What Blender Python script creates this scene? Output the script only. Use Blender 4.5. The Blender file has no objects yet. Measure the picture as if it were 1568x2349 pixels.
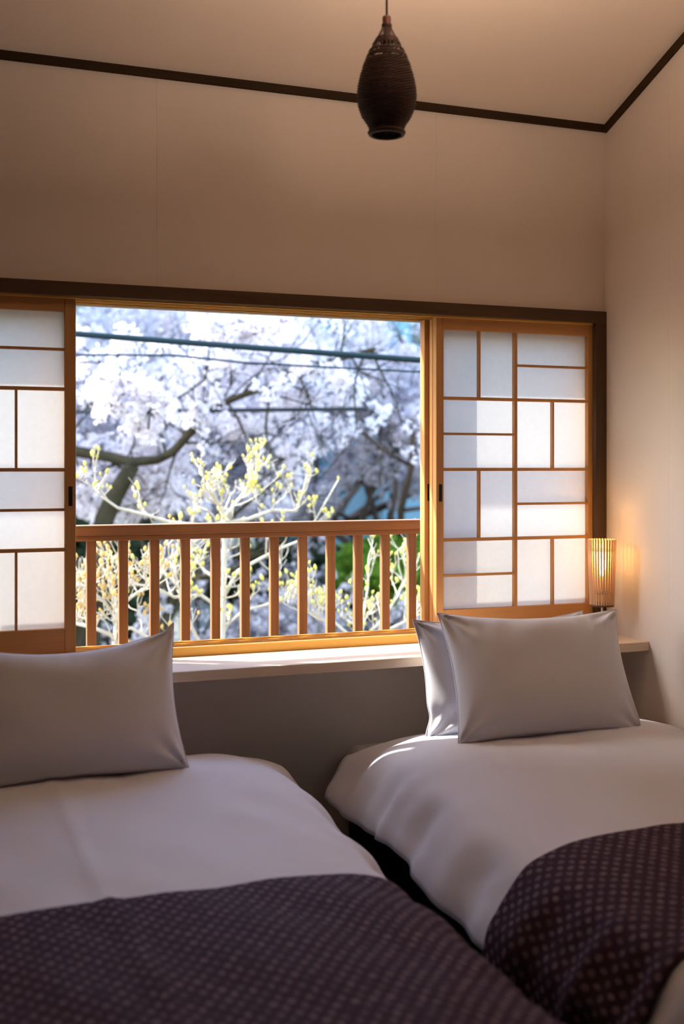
import bpy, bmesh, math, random
import numpy as np
from mathutils import Vector, Matrix, noise

sc = bpy.context.scene
C = sc.collection

# ------------------------------------------------------------------ camera
EYE = 1.45
YAW = math.radians(20.924)
SN, CS = math.sin(YAW), math.cos(YAW)
FPX, CXP, HYP = 2650.0, 784.0, 1071.0
cam_d = bpy.data.cameras.new('camera')
cam = bpy.data.objects.new('camera', cam_d)
C.objects.link(cam)
cam.location = (0, 0, EYE)
cam.rotation_euler = (math.radians(90), 0, -YAW)
cam_d.sensor_fit = 'HORIZONTAL'
cam_d.sensor_width = 24.0
cam_d.lens = 24.0 * FPX / 1568.0
cam_d.shift_y = -(1174.5 - HYP) / 1568.0
cam_d.clip_start = 0.05
cam_d.clip_end = 400
cam_d.dof.use_dof = True
cam_d.dof.focus_distance = 4.05
cam_d.dof.aperture_fstop = 1.7
sc.camera = cam

# ------------------------------------------------------------------ world, sun, exposure
world = bpy.data.worlds.new('world')
sc.world = world
world.use_nodes = True
wn = world.node_tree.nodes
wl = world.node_tree.links
wn.clear()
wo = wn.new('ShaderNodeOutputWorld')
bg = wn.new('ShaderNodeBackground')
sky = wn.new('ShaderNodeTexSky')
sky.sky_type = 'NISHITA'
sky.sun_disc = False
sky.sun_elevation = math.radians(44)
sky.sun_rotation = math.radians(-64)
sky.air_density = 1.0
sky.dust_density = 1.5
sky.ozone_density = 1.0
bg.inputs['Strength'].default_value = 1.25
wl.new(sky.outputs[0], bg.inputs['Color'])
wl.new(bg.outputs[0], wo.inputs[0])

SUN_DIR = Vector((1.8, -1.0, -2.2)).normalized()
sun_d = bpy.data.lights.new('sun', 'SUN')
sun_d.energy = 9.0
sun_d.color = (1.0, 0.95, 0.87)
sun_d.angle = math.radians(0.53)
sun = bpy.data.objects.new('sun', sun_d)
C.objects.link(sun)
sun.rotation_euler = SUN_DIR.to_track_quat('-Z', 'Y').to_euler()
sun.location = (-10, 12, 14)

sc.view_settings.view_transform = 'Standard'
sc.view_settings.look = 'None'
sc.view_settings.exposure = 0.25
sc.view_settings.gamma = 1.0
sc.view_settings.use_curve_mapping = False
sc.cycles.max_bounces = 16
sc.cycles.diffuse_bounces = 8
sc.cycles.transmission_bounces = 8
sc.cycles.transparent_max_bounces = 16


def room_lamp(name, loc, energy, color, size, aim=(0, 0, -1)):
    d = bpy.data.lights.new(name, 'AREA')
    d.shape = 'DISK'
    d.size = size
    d.energy = energy
    d.color = color
    o = bpy.data.objects.new(name, d)
    C.objects.link(o)
    o.location = loc
    o.rotation_euler = Vector(aim).to_track_quat('-Z', 'Y').to_euler()
    return o


# warm indirect uplight of the room, above and behind the frame, washing the ceiling only
room_lamp('uplight', (1.42, 2.30, 2.72), 24.0, (1.0, 0.73, 0.54), 0.3, (0, 0.25, 1))


def pix(x, y, t):
    """a point at axial distance t that the camera sees at photo pixel x, y"""
    u = (x - CXP) / FPX
    v = -(y - HYP) / FPX
    return Vector((t * (SN + u * CS), t * (CS - u * SN), EYE + v * t))


# ------------------------------------------------------------------ materials
def sock(n, *names):
    for k in names:
        if k in n.inputs:
            return n.inputs[k]


def base_mat(name, color, rough=0.6, spec=0.3):
    m = bpy.data.materials.new(name)
    m.use_nodes = True
    nt = m.node_tree
    b = nt.nodes['Principled BSDF']
    b.inputs['Base Color'].default_value = (*color, 1)
    b.inputs['Roughness'].default_value = rough
    sock(b, 'Specular IOR Level', 'Specular').default_value = spec
    return m, nt, b


def plain(name, color, rough=0.6, spec=0.3, var=0.10, scale=8.0, bump=0.0, bscale=60.0, metal=0.0):
    m, nt, b = base_mat(name, color, rough, spec)
    b.inputs['Metallic'].default_value = metal
    tc = nt.nodes.new('ShaderNodeTexCoord')
    nz = nt.nodes.new('ShaderNodeTexNoise')
    nz.inputs['Scale'].default_value = scale
    nz.inputs['Detail'].default_value = 4
    nt.links.new(tc.outputs['Object'], nz.inputs['Vector'])
    mx = nt.nodes.new('ShaderNodeMixRGB')
    mx.inputs[1].default_value = (*[c * (1 - var) for c in color], 1)
    mx.inputs[2].default_value = (*[min(1, c * (1 + var)) for c in color], 1)
    nt.links.new(nz.outputs['Fac'], mx.inputs[0])
    nt.links.new(mx.outputs[0], b.inputs['Base Color'])
    if bump:
        n2 = nt.nodes.new('ShaderNodeTexNoise')
        n2.inputs['Scale'].default_value = bscale
        n2.inputs['Detail'].default_value = 5
        nt.links.new(tc.outputs['Object'], n2.inputs['Vector'])
        bp = nt.nodes.new('ShaderNodeBump')
        bp.inputs['Strength'].default_value = bump
        bp.inputs['Distance'].default_value = 0.01
        nt.links.new(n2.outputs['Fac'], bp.inputs['Height'])
        nt.links.new(bp.outputs[0], b.inputs['Normal'])
    return m


def wood(name, color, axis='X', rough=0.5, var=0.28, spec=0.3, fine=1.0):
    """grain runs along the given axis"""
    m, nt, b = base_mat(name, color, rough, spec)
    tc = nt.nodes.new('ShaderNodeTexCoord')
    mp = nt.nodes.new('ShaderNodeMapping')
    s = {'X': (1.2, 26, 26), 'Y': (26, 1.2, 26), 'Z': (26, 26, 1.2)}[axis]
    mp.inputs['Scale'].default_value = [k * fine for k in s]
    nt.links.new(tc.outputs['Object'], mp.inputs['Vector'])
    nz = nt.nodes.new('ShaderNodeTexNoise')
    nz.inputs['Scale'].default_value = 1.6
    nz.inputs['Detail'].default_value = 6
    nz.inputs['Roughness'].default_value = 0.6
    nt.links.new(mp.outputs[0], nz.inputs['Vector'])
    n2 = nt.nodes.new('ShaderNodeTexNoise')
    n2.inputs['Scale'].default_value = 3.0
    nt.links.new(tc.outputs['Object'], n2.inputs['Vector'])
    ad = nt.nodes.new('ShaderNodeMath')
    ad.operation = 'MULTIPLY_ADD'
    nt.links.new(n2.outputs['Fac'], ad.inputs[0])
    ad.inputs[1].default_value = 0.5
    nt.links.new(nz.outputs['Fac'], ad.inputs[2])
    cr = nt.nodes.new('ShaderNodeValToRGB')
    cr.color_ramp.elements[0].position = 0.45
    cr.color_ramp.elements[0].color = (*[c * (1 - var) for c in color], 1)
    cr.color_ramp.elements[1].position = 0.95
    cr.color_ramp.elements[1].color = (*[min(1, c * (1 + var * 0.7)) for c in color], 1)
    nt.links.new(ad.outputs[0], cr.inputs[0])
    nt.links.new(cr.outputs[0], b.inputs['Base Color'])
    bp = nt.nodes.new('ShaderNodeBump')
    bp.inputs['Strength'].default_value = 0.12
    bp.inputs['Distance'].default_value = 0.002
    nt.links.new(nz.outputs['Fac'], bp.inputs['Height'])
    nt.links.new(bp.outputs[0], b.inputs['Normal'])
    return m


def translucent(name, color, tcolor, fac=0.5, rough=0.9, var=0.05, scale=40.0):
    m = bpy.data.materials.new(name)
    m.use_nodes = True
    nt = m.node_tree
    nt.nodes.clear()
    out = nt.nodes.new('ShaderNodeOutputMaterial')
    df = nt.nodes.new('ShaderNodeBsdfDiffuse')
    tr = nt.nodes.new('ShaderNodeBsdfTranslucent')
    mx = nt.nodes.new('ShaderNodeMixShader')
    mx.inputs[0].default_value = fac
    tc = nt.nodes.new('ShaderNodeTexCoord')
    nz = nt.nodes.new('ShaderNodeTexNoise')
    nz.inputs['Scale'].default_value = scale
    nz.inputs['Detail'].default_value = 5
    nt.links.new(tc.outputs['Object'], nz.inputs['Vector'])
    for col, nd in ((color, df), (tcolor, tr)):
        c = nt.nodes.new('ShaderNodeMixRGB')
        c.inputs[1].default_value = (*[k * (1 - var) for k in col], 1)
        c.inputs[2].default_value = (*[min(1, k * (1 + var)) for k in col], 1)
        nt.links.new(nz.outputs['Fac'], c.inputs[0])
        nt.links.new(c.outputs[0], nd.inputs['Color'])
    nt.links.new(df.outputs[0], mx.inputs[1])
    nt.links.new(tr.outputs[0], mx.inputs[2])
    nt.links.new(mx.outputs[0], out.inputs[0])
    return m


def glass_mat():
    m = bpy.data.materials.new('clear_glass')
    m.use_nodes = True
    nt = m.node_tree
    nt.nodes.clear()
    out = nt.nodes.new('ShaderNodeOutputMaterial')
    tr = nt.nodes.new('ShaderNodeBsdfTransparent')
    tr.inputs[0].default_value = (0.95, 0.97, 0.97, 1)
    gl = nt.nodes.new('ShaderNodeBsdfGlossy')
    gl.inputs['Roughness'].default_value = 0.02
    mx = nt.nodes.new('ShaderNodeMixShader')
    mx.inputs[0].default_value = 0.12
    nt.links.new(tr.outputs[0], mx.inputs[1])
    nt.links.new(gl.outputs[0], mx.inputs[2])
    nt.links.new(mx.outputs[0], out.inputs[0])
    return m


def cloth(name, color, weave=900.0, bump=0.05, rough=0.85):
    m, nt, b = base_mat(name, color, rough, 0.15)
    sh = sock(b, 'Sheen Weight', 'Sheen')
    if sh:
        sh.default_value = 0.15
    tc = nt.nodes.new('ShaderNodeTexCoord')
    n2 = nt.nodes.new('ShaderNodeTexNoise')
    n2.inputs['Scale'].default_value = 5
    n2.inputs['Detail'].default_value = 6
    nt.links.new(tc.outputs['Object'], n2.inputs['Vector'])
    nz = nt.nodes.new('ShaderNodeTexNoise')
    nz.inputs['Scale'].default_value = weave
    nt.links.new(tc.outputs['Object'], nz.inputs['Vector'])
    ad = nt.nodes.new('ShaderNodeMath')
    ad.operation = 'MULTIPLY_ADD'
    nt.links.new(nz.outputs['Fac'], ad.inputs[0])
    ad.inputs[1].default_value = 0.15
    nt.links.new(n2.outputs['Fac'], ad.inputs[2])
    bp = nt.nodes.new('ShaderNodeBump')
    bp.inputs['Strength'].default_value = bump
    bp.inputs['Distance'].default_value = 0.02
    nt.links.new(ad.outputs[0], bp.inputs['Height'])
    nt.links.new(bp.outputs[0], b.inputs['Normal'])
    return m


def runner_mat():
    m, nt, b = base_mat('patterned_purple_fabric', (0.03, 0.02, 0.03), 0.85, 0.12)
    uv = nt.nodes.new('ShaderNodeUVMap')
    # staggered small flecks woven in rows
    sc_ = nt.nodes.new('ShaderNodeVectorMath')
    sc_.operation = 'MULTIPLY'
    sc_.inputs[1].default_value = (1 / .034, 1 / .043, 1)
    nt.links.new(uv.outputs[0], sc_.inputs[0])
    nz = nt.nodes.new('ShaderNodeTexNoise')
    nz.inputs['Scale'].default_value = 28
    nz.inputs['Detail'].default_value = 3
    nt.links.new(uv.outputs[0], nz.inputs['Vector'])

    def flecks(shift, sx, sy):
        a = nt.nodes.new('ShaderNodeVectorMath')
        a.operation = 'ADD'
        a.inputs[1].default_value = shift
        nt.links.new(sc_.outputs[0], a.inputs[0])
        f = nt.nodes.new('ShaderNodeVectorMath')
        f.operation = 'FRACTION'
        nt.links.new(a.outputs[0], f.inputs[0])
        c = nt.nodes.new('ShaderNodeVectorMath')
        c.operation = 'SUBTRACT'
        c.inputs[1].default_value = (.5, .5, 0)
        nt.links.new(f.outputs[0], c.inputs[0])
        m2 = nt.nodes.new('ShaderNodeVectorMath')
        m2.operation = 'MULTIPLY'
        m2.inputs[1].default_value = (1 / sx, 1 / sy, 0)
        nt.links.new(c.outputs[0], m2.inputs[0])
        ln = nt.nodes.new('ShaderNodeVectorMath')
        ln.operation = 'LENGTH'
        nt.links.new(m2.outputs[0], ln.inputs[0])
        mr = nt.nodes.new('ShaderNodeMapRange')
        mr.interpolation_type = 'SMOOTHSTEP'
        mr.inputs['From Min'].default_value = 1.25
        mr.inputs['From Max'].default_value = 0.55
        nt.links.new(ln.outputs['Value'], mr.inputs['Value'])
        return mr.outputs[0]

    f1 = flecks((0, 0, 0), .26, .22)
    f2 = flecks((.5, .5, 0), .20, .24)
    mxm = nt.nodes.new('ShaderNodeMath')
    mxm.operation = 'MAXIMUM'
    nt.links.new(f1, mxm.inputs[0])
    nt.links.new(f2, mxm.inputs[1])
    ml = nt.nodes.new('ShaderNodeMath')
    ml.operation = 'MULTIPLY'
    nt.links.new(mxm.outputs[0], ml.inputs[0])
    nr = nt.nodes.new('ShaderNodeMapRange')
    nr.inputs['From Min'].default_value = .3
    nr.inputs['From Max'].default_value = .7
    nr.inputs['To Min'].default_value = .15
    nt.links.new(nz.outputs['Fac'], nr.inputs['Value'])
    nt.links.new(nr.outputs[0], ml.inputs[1])
    br = nt.nodes.new('ShaderNodeMixRGB')
    br.inputs[1].default_value = (0.040, 0.019, 0.034, 1)
    br.inputs[2].default_value = (0.215, 0.150, 0.172, 1)
    nt.links.new(ml.outputs[0], br.inputs[0])
    nt.links.new(br.outputs['Color'], b.inputs['Base Color'])
    return m


M = {}
M['wall'] = plain('wall_paper_beige', (0.70, 0.61, 0.53), 0.9, 0.1, 0.03, 3, 0.06, 220)
M['ceiling'] = plain('ceiling_paper_beige', (0.76, 0.65, 0.55), 0.9, 0.1, 0.02, 3, 0.05, 220)
M['floor'] = wood('dark_floor_boards', (0.05, 0.03, 0.02), 'Y', 0.45)
for ax in 'XYZ':
    M['dark' + ax] = wood('dark_stained_wood_' + ax.lower(), (0.072, 0.038, 0.017), ax, 0.55)
    M['ceda' + ax] = wood('cedar_wood_' + ax.lower(), (0.53, 0.265, 0.095), ax, 0.5, 0.16)
    M['rail' + ax] = wood('brown_railing_wood_' + ax.lower(), (0.36, 0.175, 0.085), ax, 0.6, 0.3)
M['cornX'] = wood('black_brown_cornice_x', (0.038, 0.021, 0.010), 'X', 0.8, spec=0.1)
M['cornY'] = wood('black_brown_cornice_y', (0.045, 0.025, 0.011), 'Y', 0.8, spec=0.1)
M['sill'] = wood('pale_orange_sill_wood', (0.82, 0.47, 0.11), 'X', 0.5, 0.14)
M['shelf'] = wood('pale_shelf_wood', (0.73, 0.575, 0.42), 'X', 0.55, 0.12)
M['paper'] = translucent('shoji_paper', (0.84, 0.83, 0.82), (0.90, 0.88, 0.86), 0.72, var=0.04, scale=60)
M['black'] = plain('black_metal', (0.012, 0.011, 0.010), 0.5, 0.4, 0.1)
M['blackfab'] = plain('black_bed_fabric', (0.010, 0.009, 0.010), 0.9, 0.1, 0.1)
M['matt'] = cloth('mattress_ticking', (0.66, 0.62, 0.58))
M['linen'] = cloth('white_cotton', (0.70, 0.71, 0.79), 900, 0.28)
M['pcase'] = cloth('white_pillowcase', (0.66, 0.66, 0.72), 900, 0.12)
M['runner'] = runner_mat()
M['wicker'] = plain('dark_wicker', (0.042, 0.012, 0.006), 0.45, 0.4, 0.35, 40)
M['cord'] = plain('dark_cord', (0.03, 0.018, 0.014), 0.6, 0.3, 0.1)
M['slat'] = wood('pale_lamp_slats', (0.62, 0.40, 0.23), 'Z', 0.5, 0.12)
M['lampbase'] = plain('dark_brown_lamp_base', (0.13, 0.06, 0.03), 0.5, 0.3, 0.1)
M['chrome'] = plain('brushed_steel', (0.75, 0.72, 0.66), 0.3, 0.5, 0.05, 30, metal=1.0)
M['glass'] = glass_mat()
M['bark'] = plain('cherry_bark', (0.10, 0.075, 0.055), 0.9, 0.1, 0.5, 14, 0.5, 20)
M['bark2'] = plain('mossy_bark', (0.045, 0.039, 0.022), 0.9, 0.1, 0.6, 9, 0.5, 20)
M['twig'] = plain('pale_twig_bark', (0.56, 0.52, 0.42), 0.8, 0.2, 0.2, 14)
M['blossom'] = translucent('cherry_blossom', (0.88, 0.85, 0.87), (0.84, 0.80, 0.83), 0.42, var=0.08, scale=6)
M['blossom_shade'] = translucent('shaded_cherry_blossom', (0.68, 0.65, 0.68), (0.58, 0.55, 0.59), 0.40, var=0.14, scale=3)  # darker copy of the blossom, shade of the farther trees put into the colour
M['bud'] = translucent('yellow_green_buds', (0.85, 0.70, 0.24), (0.85, 0.70, 0.20), 0.4, var=0.45, scale=9)
M['bud_orange'] = translucent('orange_buds', (0.86, 0.56, 0.22), (0.85, 0.55, 0.18), 0.4, var=0.4, scale=9)
M['leaf'] = translucent('fresh_green_leaves', (0.17, 0.31, 0.04), (0.22, 0.40, 0.05), 0.5, var=0.7, scale=5)
M['darkleaf'] = translucent('dark_evergreen_leaves', (0.05, 0.075, 0.045), (0.05, 0.09, 0.04), 0.3, var=0.4, scale=3)
M['cable'] = plain('black_cable', (0.018, 0.035, 0.042), 0.9, 0.08, 0.1)
M['ground'] = plain('ground_soil', (0.13, 0.13, 0.10), 0.95, 0.1, 0.3, 0.6)
M['hill'] = plain('wooded_hillside', (0.07, 0.085, 0.07), 0.95, 0.05, 0.4, 0.4, 0.6, 1.5)
M['teal'] = plain('teal_house_wall', (0.20, 0.36, 0.42), 0.8, 0.2, 0.06)
M['grey'] = plain('grey_house_wall', (0.30, 0.35, 0.38), 0.8, 0.2, 0.08)
M['roof'] = plain('dark_roof_tile', (0.05, 0.055, 0.065), 0.9, 0.1, 0.15)
M['window'] = plain('dark_window', (0.03, 0.035, 0.04), 0.2, 0.5, 0.1)
M['outer'] = plain('outer_wall_plaster', (0.55, 0.50, 0.43), 0.9, 0.1, 0.05)
M['pipe'] = plain('dark_iron', (0.03, 0.035, 0.04), 0.6, 0.3, 0.1)

bm_ = bpy.data.materials.new('glowing_bulb')
bm_.use_nodes = True
nt = bm_.node_tree
nt.nodes.clear()
o_ = nt.nodes.new('ShaderNodeOutputMaterial')
e_ = nt.nodes.new('ShaderNodeEmission')
e_.inputs[0].default_value = (1.0, 0.62, 0.22, 1)
e_.inputs[1].default_value = 14.0
nt.links.new(e_.outputs[0], o_.inputs[0])
M['bulb'] = bm_

# ------------------------------------------------------------------ object helpers
def origin(o):
    v = Vector((0, 0, 0))
    while o is not None:
        v += o.location
        o = o.parent
    return v


def link(name, me, mat, parent=None, loc=None):
    """world-space mesh data, re-based on the parent"""
    o = bpy.data.objects.new(name, me)
    C.objects.link(o)
    if mat is not None:
        me.materials.append(mat)
    if parent is not None:
        o.parent = parent
        me.transform(Matrix.Translation(-origin(parent)))
    elif loc is not None:
        o.location = loc
        me.transform(Matrix.Translation(-Vector(loc)))
    return o


def mesh(name, verts, faces, mat, parent=None, smooth=False, loc=None):
    me = bpy.data.meshes.new(name)
    me.from_pydata([tuple(v) for v in verts], [], faces)
    me.update()
    if smooth:
        me.polygons.foreach_set('use_smooth', [True] * len(me.polygons))
    return link(name, me, mat, parent, loc)


def from_bm(name, bm, mat, parent=None, smooth=False, loc=None):
    me = bpy.data.meshes.new(name)
    bmesh.ops.recalc_face_normals(bm, faces=bm.faces)
    bm.to_mesh(me)
    bm.free()
    if smooth:
        me.polygons.foreach_set('use_smooth', [True] * len(me.polygons))
    return link(name, me, mat, parent, loc)


def add_box(bm, x0, x1, y0, y1, z0, z1, bev=0.0):
    r = bmesh.ops.create_cube(bm, size=1.0)
    vs = r['verts']
    for v in vs:
        v.co = Vector((x0 + (v.co.x + .5) * (x1 - x0), y0 + (v.co.y + .5) * (y1 - y0), z0 + (v.co.z + .5) * (z1 - z0)))
    if bev:
        es = list({e for v in vs for e in v.link_edges})
        bmesh.ops.bevel(bm, geom=es, offset=bev, segments=1, affect='EDGES', profile=0.5)


def box(name, x0, x1, y0, y1, z0, z1, mat, parent=None, bev=0.0012, loc=None):
    bm = bmesh.new()
    add_box(bm, x0, x1, y0, y1, z0, z1, bev)
    return from_bm(name, bm, mat, parent, False, loc)


def tube_data(pts, radii, sides=8, closed=False, caps=True):
    pts = [Vector(p) for p in pts]
    n = len(pts)
    if not hasattr(radii, '__len__'):
        radii = [radii] * n
    V, F = [], []
    up = Vector((0.13, 0.21, 0.97))
    for i in range(n):
        if closed:
            t = pts[(i + 1) % n] - pts[i - 1]
        else:
            t = pts[min(i + 1, n - 1)] - pts[max(i - 1, 0)]
        if t.length < 1e-9:
            t = Vector((0, 0, 1))
        t.normalize()
        a = t.cross(up)
        if a.length < 0.05:
            a = t.cross(Vector((1, 0.1, 0)))
        a.normalize()
        b = t.cross(a)
        for k in range(sides):
            an = 2 * math.pi * k / sides
            V.append(pts[i] + (a * math.cos(an) + b * math.sin(an)) * radii[i])
    m = n if closed else n - 1
    for i in range(m):
        j = (i + 1) % n
        for k in range(sides):
            l = (k + 1) % sides
            F.append((i * sides + k, i * sides + l, j * sides + l, j * sides + k))
    if caps and not closed:
        F.append(tuple(range(sides))[::-1])
        F.append(tuple((n - 1) * sides + k for k in range(sides)))
    return V, F


class Geo:
    def __init__(s):
        s.V, s.F = [], []

    def add(s, V, F):
        b = len(s.V)
        s.V += [tuple(v) for v in V]
        s.F += [tuple(i + b for i in f) for f in F]

    def tube(s, pts, r, sides=8, closed=False):
        s.add(*tube_data(pts, r, sides, closed))

    def build(s, name, mat, parent=None, smooth=True, loc=None):
        return mesh(name, s.V, s.F, mat, parent, smooth, loc)


def lathe(name, prof, cx, cy, mat, parent=None, seg=40, loc=None):
    V, F = [], []
    n = len(prof)
    for r, z in prof:
        for k in range(seg):
            a = 2 * math.pi * k / seg
            V.append((cx + r * math.cos(a), cy + r * math.sin(a), z))
    for i in range(n - 1):
        for k in range(seg):
            l = (k + 1) % seg
            F.append((i * seg + k, i * seg + l, (i + 1) * seg + l, (i + 1) * seg + k))
    F.append(tuple(range(seg))[::-1])
    F.append(tuple((n - 1) * seg + k for k in range(seg)))
    return mesh(name, V, F, mat, parent, True, loc)


def tag(o, label=None, cat=None, group=None, kind=None):
    if label: o['label'] = label
    if cat: o['category'] = cat
    if group: o['group'] = group
    if kind: o['kind'] = kind
    return o


def thing(name, loc, label, cat, group=None):
    o = bpy.data.objects.new(name, None)
    o.empty_display_size = 0.1
    C.objects.link(o)
    o.location = loc
    return tag(o, label, cat, group)


def struct_empty(name, loc):
    o = bpy.data.objects.new(name, None)
    C.objects.link(o)
    o.location = loc
    o['kind'] = 'structure'
    return o


def struct(o):
    o['kind'] = 'structure'
    return o


# ------------------------------------------------------------------ room shell
XL, XR = -1.35, 2.572
YB, YF = -4.2, 3.85          # YF: the window wall
ZC0 = 2.789                  # ceiling height along the window wall
SL = 0.388                   # slope of the ceiling
YR = 0.825                   # ridge


def ceil_z(y):
    return ZC0 + SL * (3.82 - y) if y > YR else ZC0 + SL * (3.82 - YR) - SL * (YR - y)


struct(box('floor', XL - .1, XR + .1, YB - .1, YF, -0.08, 0, None, bev=0)).data.materials.append(M['floor'])
cz = [(YF + .2, ceil_z(YF + .2)), (YR, ceil_z(YR)), (YB - .1, ceil_z(YB - .1))]
for nm, (ya, za), (yb, zb), mt in (('ceiling', cz[0], cz[1], M['ceiling']), ('ceiling_rear', cz[1], cz[2], M['darkX'])):
    V = []
    for y, z in ((ya, za), (yb, zb)):
        for x in (XL - .1, XR + .1):
            V += [(x, y, z), (x, y, z + .12)]
    F = [(0, 2, 6, 4), (1, 5, 7, 3), (0, 4, 5, 1), (2, 3, 7, 6), (0, 1, 3, 2), (4, 6, 7, 5)]
    struct(mesh(nm, V, F, mt))

# window wall: opening X -0.17 .. 2.54, Z 0.80 .. 2.03
OX0, OX1, OZ0, OZ1 = -0.17, 2.545, 0.79, 2.03
bm = bmesh.new()
add_box(bm, XL, XR, YF + .004, 4.0, OZ1, ceil_z(YF) + .03)
add_box(bm, XL, XR, YF, 4.0, -.05, OZ0)
add_box(bm, XL, OX0, YF, 4.0, OZ0, OZ1)
add_box(bm, OX1, XR, YF + .004, 4.0, OZ0, OZ1)
wb = struct(from_bm('wall_back', bm, M['wall']))
# papered sheets above the window, butted with hairline joints
pxs = [XL, 0.4095 - 0.915, 0.4095, 1.3245, 1.826, XR]
xs_ = [XL, -0.345, 0.805, 1.843, XR]
for i in range(len(xs_) - 1):
    box('wall_sheet', xs_[i] + .00005, xs_[i + 1] - .00005, YF, YF + .0042, OZ1 + .0, ceil_z(YF) + .002, M['wall'], wb, bev=0.0009)

V = [(XR, YB, -.05), (XR, YF + .15, -.05), (XR, YF + .15, ceil_z(YF)), (XR, YR, ceil_z(YR) + .05), (XR, YB, ceil_z(YB) + .05)]
V2 = [(x + .12, y, z) for x, y, z in V]
F = [(0, 1, 2, 3, 4), (9, 8, 7, 6, 5)] + [(i, i + 5, (i + 1) % 5 + 5, (i + 1) % 5) for i in range(5)]
wr = struct(mesh('wall_right', V + V2, F, M['wall']))
V3 = [(XL - .12, y, z) for x, y, z in V]
V4 = [(XL, y, z) for x, y, z in V]
struct(mesh('wall_left', V3 + V4, F, M['darkZ']))
struct(box('wall_front', XL, XR, YB - .12, YB, -.05, ceil_z(YB) + .05, M['darkZ'], bev=0))
struct(box('wall_outside', XL - 3, XR + 4, 4.0, 4.012, -3.5, OZ0 - .01, M['outer'], bev=0))
struct(box('wall_outside_upper', XL - 3, XR + 4, 4.0, 4.012, OZ1 + .02, 3.4, M['outer'], bev=0))

# right wall sheets, thin joint
for y0, y1 in ((3.4455, YF), (2.53, 3.4455), (1.62, 2.53)):
    V = [(XR - .0025, y0 + .0002, 0), (XR - .0025, y1 - .0002, 0), (XR - .0025, y1 - .0002, ceil_z(y1) - .001), (XR - .0025, y0 + .0002, ceil_z(y0) - .001)]
    V2 = [(XR + .001, y, z) for x, y, z in V]
    F = [(0, 1, 2, 3), (7, 6, 5, 4)] + [(i, i + 4, (i + 1) % 4 + 4, (i + 1) % 4) for i in range(4)]
    mesh('wall_sheet', V + V2, F, M['wall'], wr)

# cornices
struct(box('trim_1', XL, XR - .002, 3.835, 3.852, 2.7552, 2.7868, M['cornX'], bev=.001))
V = []
for y in (3.836, 1.0):
    for x in (2.559, XR):
        zt = ceil_z(y) + .0045
        V += [(x, y, zt - .037), (x, y, zt)]
struct(mesh('trim_2', V, [(0, 2, 3, 1), (4, 5, 7, 6), (0, 1, 5, 4), (2, 6, 7, 3), (1, 3, 7, 5), (0, 4, 6, 2)], M['cornY']))
# lintel and posts framing the window
struct(box('trim_3', -0.28, XR - .003, 3.834, 3.856, 2.0095, 2.0545, M['darkX']))
struct(box('trim_4', 2.5205, XR - .003, 3.8342, 3.858, .8085, 2.0094, M['darkZ']))
struct(box('trim_5', -0.205, -0.14, 3.8342, 3.858, .8085, 2.0094, M['darkZ']))

# window frame: head with sliding tracks, sill with tracks
win = struct_empty('window_1', (1.17, 3.92, .80))
box('frame_head', -0.168, 2.543, 3.857, 4.012, 2.013, 2.029, M['darkX'], win)
for y0, y1 in ((3.857, 3.864), (3.8965, 3.9005), (3.9275, 3.9325), (3.974, 3.981)):
    box('track', -0.168, 2.543, y0, y1, 2.0025, 2.0132, M['sill'], win, bev=.0006)
box('track', -0.168, 2.543, 3.985, 4.016, 2.0, 2.0132, plain('grey_aluminium', (.42, .38, .34), .5, .4, .05), win, bev=.0008)
box('sill', -0.168, 2.543, 3.840, 3.985, .795, .833, M['sill'], win, bev=.0)
for y0, y1 in ((3.8395, 3.8625), (3.8975, 3.9015), (3.928, 3.9325), (3.974, 3.986)):
    box('track', -0.168, 2.543, y0, y1, .8085, .8395, M['sill'], win, bev=.001)
box('frame_jamb', 2.541, 2.5465, 3.858, 4.0, .835, 2.013, M['darkZ'], win)
box('frame_jamb', -0.1705, -0.166, 3.858, 4.0, .835, 2.013, M['darkZ'], win)

# shelf below the window
sh = box('wall_shelf', -0.55, XR - .0028, 3.5615, 3.8495, .7743, .8076, M['shelf'], bev=.0018, loc=(1.0, 3.7, .7743))
tag(sh, 'long pale wooden shelf running under the window to the right wall', 'shelf')

# outside: unseen round pole added to cast the shadow bands on shelf and paper
g = Geo()
g.tube([(-3.5, 4.4, 2.502), (6.0, 4.4, 2.502)], .0325, 12)
shadow_caster = struct(g.build('shadow_pole', M['railX']))
for x in (-1.9, .83, 3.56):
    box('bracket', x - .13, x + .13, 4.37, 4.43, 2.50, 3.02, M['railZ'], shadow_caster, bev=.004)  # added with the pole; the middle one keeps sun off the right wall
    box('sun_block_arm', x - .04, x + .04, 4.011, 4.40, 2.94, 3.02, M['railY'], shadow_caster, bev=.004)

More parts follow.
